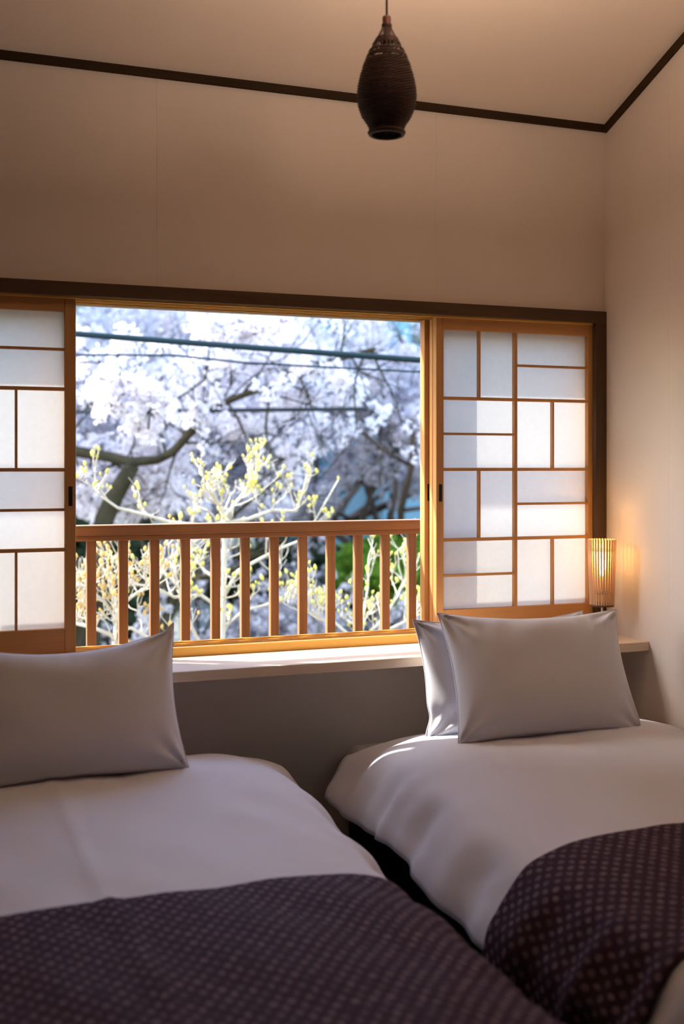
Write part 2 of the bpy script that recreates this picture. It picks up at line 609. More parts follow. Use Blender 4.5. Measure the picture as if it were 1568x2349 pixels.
# ------------------------------------------------------------------ shoji screens
def shoji(x0, label, pull_left):
    w = .6895
    x1 = x0 + w
    sgn = 1
    t = thing('shoji_screen', (x0 + w / 2, 3.88, .8395), label, 'sliding screen', 'shoji screens at the two ends of the window')
    y0, y1 = 3.865, 3.8945
    st = .0305
    pl = []
    box('stile', x0, x0 + st, y0, y1, .8397, 2.0045, M['cedaZ'], t)
    box('stile', x1 - .0355, x1, y0, y1, .8397, 2.0045, M['cedaZ'], t)
    a, b = x0 + st, x1 - .0355
    box('top_rail', a, b, y0 + .001, y1, 1.9605, 2.0045, M['cedaX'], t)
    box('bottom_rail', a, b, y0 + .001, y1, .8397, .9188, M['cedaX'], t)
    yl0, yl1 = 3.8675, 3.8865
    hb = [1.7055, 1.4405, 1.178]
    mid = x0 + .3361
    box('mullion', mid - .0065, mid + .0065, yl0, yl1, .9188, 1.9605, M['cedaZ'], t, bev=.0008)
    for z in hb:
        for p, q in ((a, mid - .0065), (mid + .0065, b)):
            box('bar', p, q, yl0 + .0005, yl1, z - .006, z + .006, M['cedaX'], t, bev=.0008)
    zs = [1.9605] + hb + [.9188]
    for r in range(4):
        zt = zs[r] - (.006 if r else 0)
        zb = zs[r + 1] + (.006 if r < 3 else 0)
        for c in range(2):
            p, q = ((a, mid - .0065), (mid + .0065, b))[c]
            if (r + c) % 2 == 0:     # upright divider
                m = (p + q) / 2 + .002
                box('divider', m - .004, m + .004, yl0 + .001, yl1, zb, zt, M['cedaZ'], t, bev=.0006)
                cells = ((p, m, zb, zt), (m, q, zb, zt))
            else:
                m = (zb + zt) / 2
                box('divider', p, q, yl0 + .001, yl1, m - .0045, m + .0045, M['cedaX'], t, bev=.0006)
                cells = ((p, q, zb, m), (p, q, m, zt))
            for u0, u1, v0, v1 in cells:
                box('paper_pane', u0 - .002, u1 + .002, 3.8867, 3.8873, v0 - .002, v1 + .002, M['paper'], t, bev=0)
    # recessed finger pull: dark cup with a thin rim
    px0 = (x0 + .0075) if pull_left else (x1 - .0275)
    bm = bmesh.new()
    add_box(bm, px0 + .0035, px0 + .0165, y0 - .0006, y0 + .008, 1.3215, 1.3855)
    pull = from_bm('finger_pull', bm, M['black'], t)
    tag(pull, 'black recessed finger pull')
    return t


shoji(1.8505, 'complete shoji screen right of the window opening behind the two pillows', True)
shoji(-0.1490, 'shoji screen left of the opening cut by the photo edge above the left pillow', False)

# two glazed sashes parked behind the right-hand screen
def sash(x0, x1, y0, y1, label, m, pull=False, glazed=True):
    t = thing('window_sash', ((x0 + x1) / 2, (y0 + y1) / 2, .8397), label, 'window sash')
    box('stile', x0, x0 + .042, y0, y1, .8397, 2.0022, m, t)
    box('stile', x1 - .042, x1, y0, y1, .8397, 2.0022, m, t)
    box('top_rail', x0 + .042, x1 - .042, y0, y1, 1.957, 2.0022, m, t)
    box('bottom_rail', x0 + .042, x1 - .042, y0, y1, .8397, .90, m, t)
    if glazed:
        box('pane', x0 + .040, x1 - .040, (y0 + y1) / 2 - .0015, (y0 + y1) / 2 + .0015, .898, 1.959, M['glass'], t, bev=0)
    if pull:
        box('finger_pull', x0 + .012, x0 + .026, y0 - .0006, y0 + .006, 1.323, 1.386, M['black'], t, bev=0)
    return t


sash(1.8518, 2.5395, 3.9015, 3.9265, 'thin pale sash edge directly behind the sunlit shoji stile', M['cedaZ'], glazed=False)
sash(1.8345, 2.5395, 3.9335, 3.9735, 'outermost wooden sash edge at the right side of the open view', M['cedaZ'], True)

sash(-0.1485, 0.5380, 3.9335, 3.9735, 'unseen glazed sash added behind the left shoji screen', M['cedaZ'])  # hidden sash added so that its glass dims the left paper

# ------------------------------------------------------------------ railing outside
rl = thing('balcony_railing', (1.2, 4.06, .70), 'brown wooden railing with square balusters outside the open window', 'railing')
box('handrail', 0.05, 2.62, 4.028, 4.092, 1.2117, 1.2477, M['railX'], rl, bev=.002)
box('rail', 0.05, 2.62, 4.036, 4.086, 1.1930, 1.2112, M['railX'], rl, bev=.0015)
box('bottom_rail', 0.05, 2.62, 4.04, 4.085, .725, .765, M['railX'], rl, bev=.002)
for k in range(-2, 15):
    x = .6195 + .1107 * k
    box('baluster', x - .0160, x + .0160, 4.0465, 4.0715, .765, 1.1931, M['railZ'], rl, bev=.0015)
for x in (.07, 2.6):
    box('bracket', x - .02, x + .02, 4.010, 4.045, .70, .785, M['railY'], rl, bev=.002)

# ------------------------------------------------------------------ pendant lamp
def spline(pts, n):
    """Catmull-Rom through 2-tuples"""
    out = []
    P = [pts[0]] + list(pts) + [pts[-1]]
    for i in range(1, len(P) - 2):
        for k in range(n):
            t = k / n
            o = []
            for d in range(len(pts[0])):
                p0, p1, p2, p3 = P[i - 1][d], P[i][d], P[i + 1][d], P[i + 2][d]
                o.append(.5 * (2 * p1 + (p2 - p0) * t + (2 * p0 - 5 * p1 + 4 * p2 - p3) * t * t + (3 * p1 - p0 - 3 * p2 + p3) * t ** 3))
            out.append(tuple(o))
    out.append(tuple(pts[-1]))
    return out


PD = 3.2
pc = pix(886.5, 300, PD)
zt = pix(886.5, 38, PD).z
pl = thing('pendant_lamp', (pc.x, pc.y, zt - .323), 'dark brown woven teardrop pendant lamp hanging from the ceiling on a thin cord', 'pendant lamp')
k_ = .000231
prof = [(50, 290), (58, 340), (90, 405), (142, 500), (195, 600), (242, 700), (277, 800), (307, 900), (332, 1000), (345, 1100), (347, 1200), (327, 1300), (287, 1400), (228, 1490), (203, 1535), (204, 1570), (206, 1610)]
prof = [(r * k_, zt - (y - 200) * k_) for r, y in prof]
fine = spline(prof, 8)


def prof_r(z):
    for (r0, z0), (r1, z1) in zip(fine[:-1], fine[1:]):
        if z1 <= z <= z0:
            f = 0 if z0 == z1 else (z0 - z) / (z0 - z1)
            return r0 + (r1 - r0) * f
    return fine[-1][0] if z < fine[-1][1] else fine[0][0]


NS = 22
rib = Geo()
for k in range(NS):
    a = 2 * math.pi * k / NS
    rib.tube([(pc.x + r * .985 * math.cos(a), pc.y + r * .985 * math.sin(a), z) for r, z in fine[::3]], .0010, 5)
rib.build('ribs', M['wicker'], pl)
wv = Geo()
z = fine[0][1] - .002
row = 0
rg = random.Random(4)
while z > fine[-1][1]:
    yy = (zt - z) / k_ + 200
    skip = (330 < yy < 462) or (538 < yy < 572) or (588 < yy < 604) or (640 < yy < 655) or (722 < yy < 737)
    if not skip:
        r = prof_r(z)
        n = NS * 2
        jit = rg.uniform(-.0006, .0006)
        pts = []
        for j in range(n):
            a = 2 * math.pi * j / n
            w_ = .0013 * math.cos(NS * a + (math.pi if row % 2 else 0))
            pts.append((pc.x + (r + w_ + jit) * math.cos(a), pc.y + (r + w_ + jit) * math.sin(a), z + .0005 * math.sin(3 * a + row)))
        wv.tube(pts, .0023 if yy > 620 else .0018, 5, True)
    z -= .0037 if yy > 620 else .0042
    row += 1
wv.build('woven_shade', M['wicker'], pl)
rm = Geo()
for dr, dz in ((0, 0), (.002, .004), (-.003, -.001)):
    rm.tube([(pc.x + (fine[-1][0] + dr) * math.cos(a), pc.y + (fine[-1][0] + dr) * math.sin(a), fine[-1][1] + dz) for a in [2 * math.pi * j / 48 for j in range(48)]], .0035, 6, True)
rm.build('rim', M['wicker'], pl)
lathe('socket_cap', [(.004, zt + .002), (.011, zt), (.0118, zt - .004), (.0115, zt - .02), (.0112, zt - .026)], pc.x, pc.y, plain('red_brown_cap', (.075, .02, .009), .45, .4, .2), pl, 24)
lathe('bulb_holder', [(.010, zt - .02), (.010, zt - .055), (.018, zt - .06), (.018, zt - .095), (.010, zt - .10)], pc.x, pc.y, M['black'], pl, 20)
zc_ = ceil_z(pc.y)
g = Geo()
g.tube([(pc.x, pc.y, zt), (pc.x, pc.y, zc_ + .005)], .0032, 8)
g.build('cord', M['cord'], pl)
lathe('ceiling_rose', [(.0, zc_ - .035), (.03, zc_ - .032), (.045, zc_ - .02), (.05, zc_ + .02)], pc.x, pc.y, M['cord'], pl, 28)

# ------------------------------------------------------------------ table lamp on the shelf
LX, LY = 2.458, 3.70
LT = 4.335
tl = thing('table_lamp', (LX, LY, .8076), 'small lit lamp with slatted wooden shade on the shelf by the right wall', 'lamp')
lz = lambda y: EYE - (y - HYP) / FPX * LT
z_top, z_bot = lz(1237), lz(1386)
lathe('base', [(.0, .8076), (.045, .8076), (.045, .816), (.040, .819), (.006, .821)], LX, LY, M['lampbase'], tl, 32)
g = Geo()
g.tube([(LX, LY, .818), (LX, LY, z_bot + .05)], .0035, 10)
tag(g.build('pole', M['chrome'], tl), 'thin steel pole')
lathe('shade_base', [(.004, z_bot - .007), (.0445, z_bot - .007), (.0455, z_bot - .003), (.0455, z_bot + .004), (.004, z_bot + .004)], LX, LY, M['lampbase'], tl, 36)
NSL = 30
rt, rb = .0515, .0445
bm = bmesh.new()
for k in range(NSL):
    a = 2 * math.pi * (k + .5) / NSL
    ca, sa = math.cos(a), math.sin(a)
    V = []
    for z, r in ((z_bot, rb), (z_top, rt)):
        for dr, dt in ((-.0015, -.0031), (.0015, -.0031), (.0015, .0031), (-.0015, .0031)):
            V.append((LX + (r + dr) * ca - dt * sa, LY + (r + dr) * sa + dt * ca, z))
    mesh('slat', V, [(3, 2, 1, 0), (4, 5, 6, 7), (0, 1, 5, 4), (1, 2, 6, 5), (2, 3, 7, 6), (3, 0, 4, 7)], M['slat'], tl)
for zr in (lz(1262), lz(1360)):
    f = (zr - z_bot) / (z_top - z_bot)
    r = rb + (rt - rb) * f - .0028
    g = Geo()
    g.tube([(LX + r * math.cos(2 * math.pi * j / 40), LY + r * math.sin(2 * math.pi * j / 40), zr) for j in range(40)], .0017, 6, True)
    g.build('ring', M['lampbase'], tl)
zb_ = lz(1292)
lathe('socket', [(.009, z_bot + .04), (.011, z_bot + .05), (.011, zb_ - .05), (.008, zb_ - .045)], LX, LY, M['chrome'], tl, 20)
lathe('bulb', [(.006, zb_ - .046), (.009, zb_ - .035), (.014, zb_ - .015), (.0165, zb_), (.014, zb_ + .012), (.007, zb_ + .018), (.001, zb_ + .019)], LX, LY, M['bulb'], tl, 20)
pd = bpy.data.lights.new('lamp_light', 'POINT')
pd.energy = 1.5
pd.color = (1.0, .60, .20)
pd.shadow_soft_size = .018
po = bpy.data.objects.new('lamp_light', pd)
C.objects.link(po)
po.parent = tl
po.location = Vector((LX, LY, zb_ + .028)) - tl.location

# ------------------------------------------------------------------ beds
def smooth(a, b, x):
    t = max(0.0, min(1.0, (x - a) / (b - a)))
    return t * t * (3 - 2 * t)


def half_profile(h0, k=1.0, drop=.228):
    pts = [(-.50, h0), (-.40, h0), (-.28, h0 - .001), (-.17, h0 - .005), (-.085, h0 - .016), (.0, h0 - .043), (.05, h0 - .092), (.086, h0 - .145), (.114, h0 - .19), (.126, h0 - drop)]
    return [(x * (k if x > 0 else 1), z) for x, z in pts]


class Bed:
    """surface of a duvet over a mattress x0..x1; s runs across, y along"""
    def __init__(self, x0, x1, kl, kr, seed, crease=None):
        self.x0, self.x1, self.kl, self.kr, self.seed, self.crease = x0, x1, kl, kr, seed, crease
        self.cache = {}

    def section(self, n=84, extra=0.0):
        L = half_profile(0, self.kl, .228 + extra)
        R = half_profile(0, self.kr, .228 + extra)
        pts = [(self.x0 - o, z) for o, z in L][::-1] + [(self.x1 + o, z) for o, z in R]
        # drop the doubled centre points
        pts = [p for i, p in enumerate(pts) if i == 0 or abs(p[0] - pts[i - 1][0]) > 1e-4 or abs(p[1] - pts[i - 1][1]) > 1e-4]
        sp = spline(pts, 8)
        d = [0]
        for a, b in zip(sp[:-1], sp[1:]):
            d.append(d[-1] + math.hypot(b[0] - a[0], b[1] - a[1]))
        out = []
        j = 0
        for i in range(n + 1):
            s = d[-1] * i / n
            while j < len(d) - 2 and d[j + 1] < s:
                j += 1
            f = (s - d[j]) / max(1e-9, d[j + 1] - d[j])
            out.append((sp[j][0] + (sp[j + 1][0] - sp[j][0]) * f, sp[j][1] + (sp[j + 1][1] - sp[j][1]) * f, s))
        return out

    def grid(self, ya, yb, ny, n=84, off=0.0, extra=0.0, wr=1.0, head=3.60):
        sec = self.section(n, extra)
        rows = []
        sd = self.seed * 7.31
        for iy in range(ny + 1):
            y = ya + (yb - ya) * iy / ny
            h0 = .506 + .064 * smooth(2.5, 3.4, y)
            # rounding towards the head end
            q = max(0.0, (y - (head - .20)) / .20)
            rnd = 1 - math.sqrt(max(0.0, 1 - q * q)) if q < 1 else 1.0
            row = []
            for i, (x, z, s) in enumerate(sec):
                a, b = sec[max(i - 1, 0)], sec[min(i + 1, n)]
                tx, tz = b[0] - a[0], b[1] - a[1]
                l = math.hypot(tx, tz)
                nx, nz = -tz / l, tx / l
                side = smooth(.0, .12, -z)           # 0 on top, 1 low on the drape
                p = Vector((x, y, z))
                d = .0065 * noise.noise(Vector((x * 3.1 + sd, y * 2.3, z * 3))) + .0034 * noise.noise(Vector((x * 9 + sd, y * 7, z * 8)))
                # long soft pulls fanning from the head
                d += .0062 * (1 - side) * noise.noise(Vector(((x + .6 * y) * 7.5 + sd, (y - .6 * x) * 1.6, 4.2)))
                ph = 9 * noise.noise(Vector((y * 1.3 + sd, 1.7, .4)))
                d += side * (.0095 * math.sin(y * 23 + ph + 5 * z) + .0055 * math.sin(y * 51 + 2 * ph + x * 8))
                d += .0035 * smooth(.3, .9, side) * abs(noise.noise(Vector(((y + 1.2 * z) * 17 + sd, (z - .3 * y) * 3, 2.2))))
                d += .010 * side * noise.noise(Vector((y * 4 + sd, z * 2.5, 9)))
                if self.crease is not None:
                    e = (x - (self.crease + .03 * math.sin(y * 1.3))) / .018
                    d += .0062 * math.exp(-e * e) + (.002 if e > 0 else 0) * math.exp(-abs(e) * .25)
                d *= wr
                fl = .03 * smooth(3.35, 3.6, y) * side      # flared corner at the head
                d += off
                X = min(2.5655, x + nx * d + ((fl if self.kr > .5 else 0) if x > (self.x0 + self.x1) / 2 else -fl))
                Z = h0 + z + nz * d
                hem = .012 * side * math.sin(y * 11 + ph) * wr
                Z += hem * smooth(.15, .23, -z)
                if rnd > 0:
                    Z = Z - rnd * max(0.0, (Z - .487)) * (1 if Z > .487 else 0)
                row.append((X, y, Z))
            rows.append(row)
        return rows, [p[2] for p in sec]

    def surface(self, name, mat, ya, yb, ny, n=84, off=0.0, extra=0.0, wr=1.0, thick=.012, head=3.60, inward=True):
        rows, ss = self.grid(ya, yb, ny, n, off, extra, wr, head)
        V = [p for r in rows for p in r]
        w = n + 1
        F = []
        for i in range(ny):
            for k in range(n):
                F.append((i * w + k, i * w + k + 1, (i + 1) * w + k + 1, (i + 1) * w + k))
        me = bpy.data.meshes.new(name)
        me.from_pydata(V, [], F)
        uvl = me.uv_layers.new(name='UVMap')
        for poly in me.polygons:
            for li in poly.loop_indices:
                vi = me.loops[li].vertex_index
                uvl.data[li].uv = (ss[vi % w], V[vi][1])
        me.polygons.foreach_set('use_smooth', [True] * len(me.polygons))
        me.update()
        o = link(name, me, mat, None, ((self.x0 + self.x1) / 2, (ya + yb) / 2, .5))
        # thickness towards the bed
        if me.polygons[len(me.polygons) // 2].normal.z > 0:
            offs = -1.0
        else:
            me.flip_normals()
            offs = -1.0
        sm = o.modifiers.new('thickness', 'SOLIDIFY')
        sm.thickness = thick
        sm.offset = offs
        return o


def bed(x0, x1, label):
    t = thing('bed', ((x0 + x1) / 2, 2.3, 0), label, 'bed')
    bx0, bx1 = x0 + .02, x1 - .02
    bm = bmesh.new()
    add_box(bm, bx0, bx1, .72, 3.80, .05, .26, .01)
    tag(from_bm('base', bm, M['blackfab'], t), 'black upholstered base')
    for x in (bx0 + .08, bx1 - .08):
        for y in (.85, 3.65):
            box('foot', x - .025, x + .025, y - .025, y + .025, 0, .051, M['black'], t)
    # mattress with rounded corners
    bm = bmesh.new()
    add_box(bm, x0 + .012, x1 - .012, .70, 3.815, .26, .470)
    bmesh.ops.bevel(bm, geom=list(bm.edges), offset=.035, segments=4, affect='EDGES', profile=.5)
    mo = from_bm('mattress', bm, M['matt'], t, True)
    tag(mo, 'pale grey mattress corner')
    return t


bed(-.03, 1.07, 'left bed whose black base is hidden by its white duvet')
bed(1.455, 2.54, 'right bed standing against the right wall, black base showing in the gap')
BL = Bed(-.03, 1.07, 1.0, 1.05, 1, crease=.42)
BR = Bed(1.455, 2.535, .95, .06, 2)
dl = BL.surface('duvet', M['linen'], 3.60, .62, 170, 96, off=.004)
tag(dl, 'white duvet with a straight crease on the left bed', 'duvet')
dr = BR.surface('duvet', M['linen'], 3.60, .62, 170, 96, off=.004)
tag(dr, 'white duvet draped low over the side of the right bed', 'duvet')
rl_ = BL.surface('bed_runner', M['runner'], 2.50, 1.68, 54, 96, off=.0135, extra=.035, wr=1.0, thick=.006)
tag(rl_, 'dark purple patterned runner across the left bed in the lower left', 'bed runner')
rr_ = BR.surface('bed_runner', M['runner'], 2.50, 1.90, 40, 96, off=.0135, extra=.05, wr=1.0, thick=.006)
tag(rr_, 'dark purple dotted runner across the right bed in the lower right', 'bed runner')


# ------------------------------------------------------------------ pillows
def pillow(label, w, h, t, loc, lean, yaw=0.0, roll=0.0, seed=1, sag=.05, pinch=None, group=None, tail=None):
    nu, nv = 56, 40
    rnd = random.Random(seed)
    phs = [rnd.uniform(0, 6.28) for _ in range(8)]

    def pt(u, v, side):
        e = .075
        x = w / 2 * u * (1 - e * (1 - v * v) * abs(u) ** 4)
        z = h / 2 * v * (1 - (e + .02 * (v > 0)) * (1 - u * u) * abs(v) ** 4)
        z -= sag * h * .5 * (1 - u * u) * smooth(.2, 1.0, v)
        f = (max(0, 1 - abs(u) ** 2.6) * max(0, 1 - abs(v) ** 2.6)) ** .56
        y = t / 2 * f * (1 - .28 * v)
        # gathers at the four corners and along the top edge
        for i, (cu, cv) in enumerate(((-1, -1), (1, -1), (1, 1), (-1, 1))):
            dx, dz = (u - cu) * w / 2, (v - cv) * h / 2
            rr = math.hypot(dx, dz)
            an = math.atan2(dz, dx)
            y += f ** .4 * .016 * math.sin(an * 10 + phs[i]) * math.exp(-(rr / .10) ** 2) * smooth(.0, .03, rr)
        y += f * .0045 * noise.noise(Vector((u * 2.2 + seed * 3.7, v * 2 + side, seed))) * (1.6 if v > 0 else 1)
        y += .0065 * smooth(.35, .95, v) * f ** .5 * math.sin(u * 24 + 3 * math.sin(u * 5 + phs[4]) - 4 * v) * (.3 + .7 * abs(noise.noise(Vector((u * 3 + seed, 2.2, 1)))))
        if pinch is not None:
            pv, amp, wd = pinch
            y *= 1 - amp * math.exp(-((v - pv) / wd) ** 2)
            x *= 1 - .10 * amp * math.exp(-((v - pv) / wd) ** 2) * abs(u)
        y *= side
        if tail and u > .9 and v > .85:
            z += tail * (u - .9) * 10 * (v - .85) * 6
        return Vector((x, y, z))

    V, F = [], []
    idx = {}
    for side in (-1, 1):
        for i in range(nu + 1):
            for j in range(nv + 1):
                bound = i in (0, nu) or j in (0, nv)
                key = (i, j, 0 if bound else side)
                if key not in idx:
                    idx[key] = len(V)
                    uu, vv = -1 + 2 * i / nu, -1 + 2 * j / nv
                    uu = math.sin(uu * math.pi / 2) * .5 + uu * .5
                    vv = math.sin(vv * math.pi / 2) * .5 + vv * .5
                    p = pt(uu, vv, side)
                    if bound:
                        p.y = 0
                    V.append(p)
        for i in range(nu):
            for j in range(nv):
                q = []
                for a, b in ((i, j), (i + 1, j), (i + 1, j + 1), (i, j + 1)):
                    bd = a in (0, nu) or b in (0, nv)
                    q.append(idx[(a, b, 0 if bd else side)])
                F.append(tuple(q if side < 0 else q[::-1]))
    root = bpy.data.objects.new('pillow', None)
    C.objects.link(root)
    me = bpy.data.meshes.new('pillowcase')
    me.from_pydata(V, [], F)
    me.polygons.foreach_set('use_smooth', [True] * len(F))
    o = bpy.data.objects.new('pillowcase', me)
    me.materials.append(M['pcase'])
    C.objects.link(o)
    o.parent = root
    ring = [(i, 0) for i in range(nu)] + [(nu, j) for j in range(nv)] + [(i, nv) for i in range(nu, 0, -1)] + [(0, j) for j in range(nv, 0, -1)]
    g = Geo()
    g.tube([V[idx[(a, b, 0)]] for a, b in ring], .0018, 5, True)
    s = g.build('seam', M['pcase'], None)
    s.parent = root
    root.location = loc
    root.rotation_euler = (lean, roll, yaw)
    return tag(root, label, 'pillow', group)


R = math.radians
pillow('white pillow leaning in front on the right bed before another pillow', .70, .435, .155, (2.01, 3.385, .757), R(-24), R(0), R(1.5), 3, sag=.035, group='pillows on the beds')
pillow('sunlit white pillow standing behind the front pillow on the right bed', .66, .40, .13, (1.93, 3.475, .745), R(-14), R(0), R(0), 5, sag=.05, pinch=(-.62, .35, .16), group='pillows on the beds')
pillow('white pillow with a pointed corner propped up on the left bed', .66, .425, .155, (.455, 3.385, .757), R(-22), R(1), R(-1), 8, sag=.16, group='pillows on the beds', tail=.02)

# ------------------------------------------------------------------ outside: ground, hill, houses
GZ = -3.6
HILL_H = 36.5
struct(box('ground', -60, 70, 4.02, 120, GZ - .3, GZ, M['ground'], bev=0))
V, F = [], []
nx, ny = 60, 24
for j in range(ny + 1):
    for i in range(nx + 1):
        x = -70 + 150 * i / nx
        y = 48 + 62 * j / ny
        f = smooth(0, 1, j / ny)
        V.append((x, y, GZ - .2 + f * (24 + 5 * noise.noise(Vector((x * .04, y * .04, 3)))) + f * 1.5 * noise.noise(Vector((x * .25, y * .25, 1)))))
for j in range(ny):
    for i in range(nx):
        a = j * (nx + 1) + i
        F.append((a, a + 1, a + nx + 2, a + nx + 1))
struct(mesh('hill_behind', V, F, M['hill'], None, True))


# steep unseen hill added left of the view, shaped to shade the trees behind
V, F = [], []
nx, ny = 36, 28
hu, hv = Vector((-1.8, 1.0, 0)).normalized(), Vector((1.0, 1.8, 0)).normalized()
for j in range(ny + 1):
    for i in range(nx + 1):
        a, b = 14 + 44 * j / ny, 1.0 + 31 * i / nx
        p = hu * a + hv * b
        e = smooth(4.5, 11, b) * smooth(0, 8, a - 14) * smooth(0, 8, 58 - a) * smooth(0, 3, 32 - b)
        V.append((p.x, p.y, GZ - .3 + e * (HILL_H + 1.2 * noise.noise(p * .12) + .6 * noise.noise(p * .5))))
for j in range(ny):
    for i in range(nx):
        a = j * (nx + 1) + i
        F.append((a, a + nx + 1, a + nx + 2, a + 1))
struct(mesh('added_shade_hill', V, F, M['hill'], None, True))


def house(px0, px1, t, ztop_px, label, wallm, depth=5.0, win=()):
    p0, p1 = pix(px0, ztop_px, t), pix(px1, ztop_px, t)
    c = (p0 + p1) / 2
    w = (p1 - p0).length
    root = thing('house', (c.x, c.y + depth / 2, GZ), label, 'house')
    x0, x1, y0, y1 = c.x - w / 2, c.x + w / 2, c.y, c.y + depth
    box('wall', x0, x1, y0, y1, GZ, c.z, wallm, root, bev=.01)
    zr = c.z
    e = .35
    V = [(x0 - e, y0 - e, zr), (x1 + e, y0 - e, zr), (x1 + e, y1 + e, zr), (x0 - e, y1 + e, zr), (x0 - e, (y0 + y1) / 2, zr + depth * .10), (x1 + e, (y0 + y1) / 2, zr + depth * .10)]
    mesh('roof', V, [(0, 3, 2, 1), (0, 1, 5, 4), (2, 3, 4, 5), (0, 4, 3), (1, 2, 5)], M['roof'], root)
    for a, b, z0, z1 in win:
        q0, q1 = pix(a, z1, t), pix(b, z0, t)
        f = box('window', q0.x, q1.x, y0 - .04, y0 + .02, q0.z, q1.z, M['window'], root, bev=.005)
    return root


house(868, 1130, 19, 640, 'teal house wall with a dark window at the upper right of the view', M['teal'], 6, win=((936, 985, 745, 790), (1010, 1050, 745, 790)))
house(545, 715, 19, 1372, 'low grey house behind the balusters at the bottom of the view', M['grey'], 4, win=((572, 590, 1392, 1430), (640, 676, 1392, 1430)))


# ------------------------------------------------------------------ trees
def flowers(name, centers, per, crad, frad, mat, parent, seed, flat=1.0):
    rng = np.random.RandomState(seed)
    Cn = np.asarray(centers, dtype=np.float64)
    n = len(Cn)
    tot = n * per
    d = rng.normal(size=(tot, 3))
    d /= np.linalg.norm(d, axis=1)[:, None]
    rad = crad * (0.55 + 0.45 * rng.rand(tot, 1)) * np.repeat(0.7 + .6 * rng.rand(n, 1), per, axis=0)
    pos = np.repeat(Cn, per, axis=0) + d * rad * np.array([1, 1, flat])
    nr = d + rng.normal(scale=.5, size=(tot, 3))
    nr /= np.linalg.norm(nr, axis=1)[:, None]
    ref = rng.normal(size=(tot, 3))
    a = np.cross(nr, ref)
    a /= np.linalg.norm(a, axis=1)[:, None]
    b = np.cross(nr, a)
    fr = frad * (.8 + .4 * rng.rand(tot, 1))
    V = np.empty((tot, 5, 3))
    for k in range(5):
        an = 2 * math.pi * k / 5
        V[:, k] = pos + fr * (a * math.cos(an) + b * math.sin(an))
    V = V.reshape(-1, 3)
    o = origin(parent)
    V -= np.array(o)
    me = bpy.data.meshes.new(name)
    me.vertices.add(len(V))
    me.vertices.foreach_set('co', V.ravel())
    me.loops.add(tot * 5)
    me.loops.foreach_set('vertex_index', np.arange(tot * 5, dtype=np.int32))
    me.polygons.add(tot)
    me.polygons.foreach_set('loop_start', np.arange(0, tot * 5, 5, dtype=np.int32))
    me.update(calc_edges=True)
    me.validate()
    me.materials.append(mat)
    ob = bpy.data.objects.new(name, me)
    C.objects.link(ob)
    ob.parent = parent
    ob['kind'] = 'stuff'
    return ob


def limb(rng, geo, pts_out, p, d, L, r, depth, maxd, up=.15, spread=.7, minr=.004):
    n = 5
    pts, rad = [p.copy()], [r]
    q = p.copy()
    dd = d.normalized()
    for i in range(n):
        dd = (dd + Vector((rng.gauss(0, .16), rng.gauss(0, .16), rng.gauss(0, .12) + up * .18))).normalized()
        q = q + dd * (L / n)
        pts.append(q.copy())
        rad.append(max(minr, r * (1 - .55 * (i + 1) / n)))
    geo.tube(pts, rad, 6 if r > .02 else 4)
    if depth >= maxd - 1:
        pts_out.extend(pts[1:])
    if depth < maxd:
        for k in range(3 if depth else 4):
            i = rng.randint(2, n)
            base = pts[i]
            ax = Vector((rng.gauss(0, 1), rng.gauss(0, 1), rng.gauss(0, 1) * .6))
            nd = (dd + ax.normalized() * spread).normalized()
            limb(rng, geo, pts_out, base, nd, L * rng.uniform(.5, .72), rad[i] * .62, depth + 1, maxd, up, spread, minr)


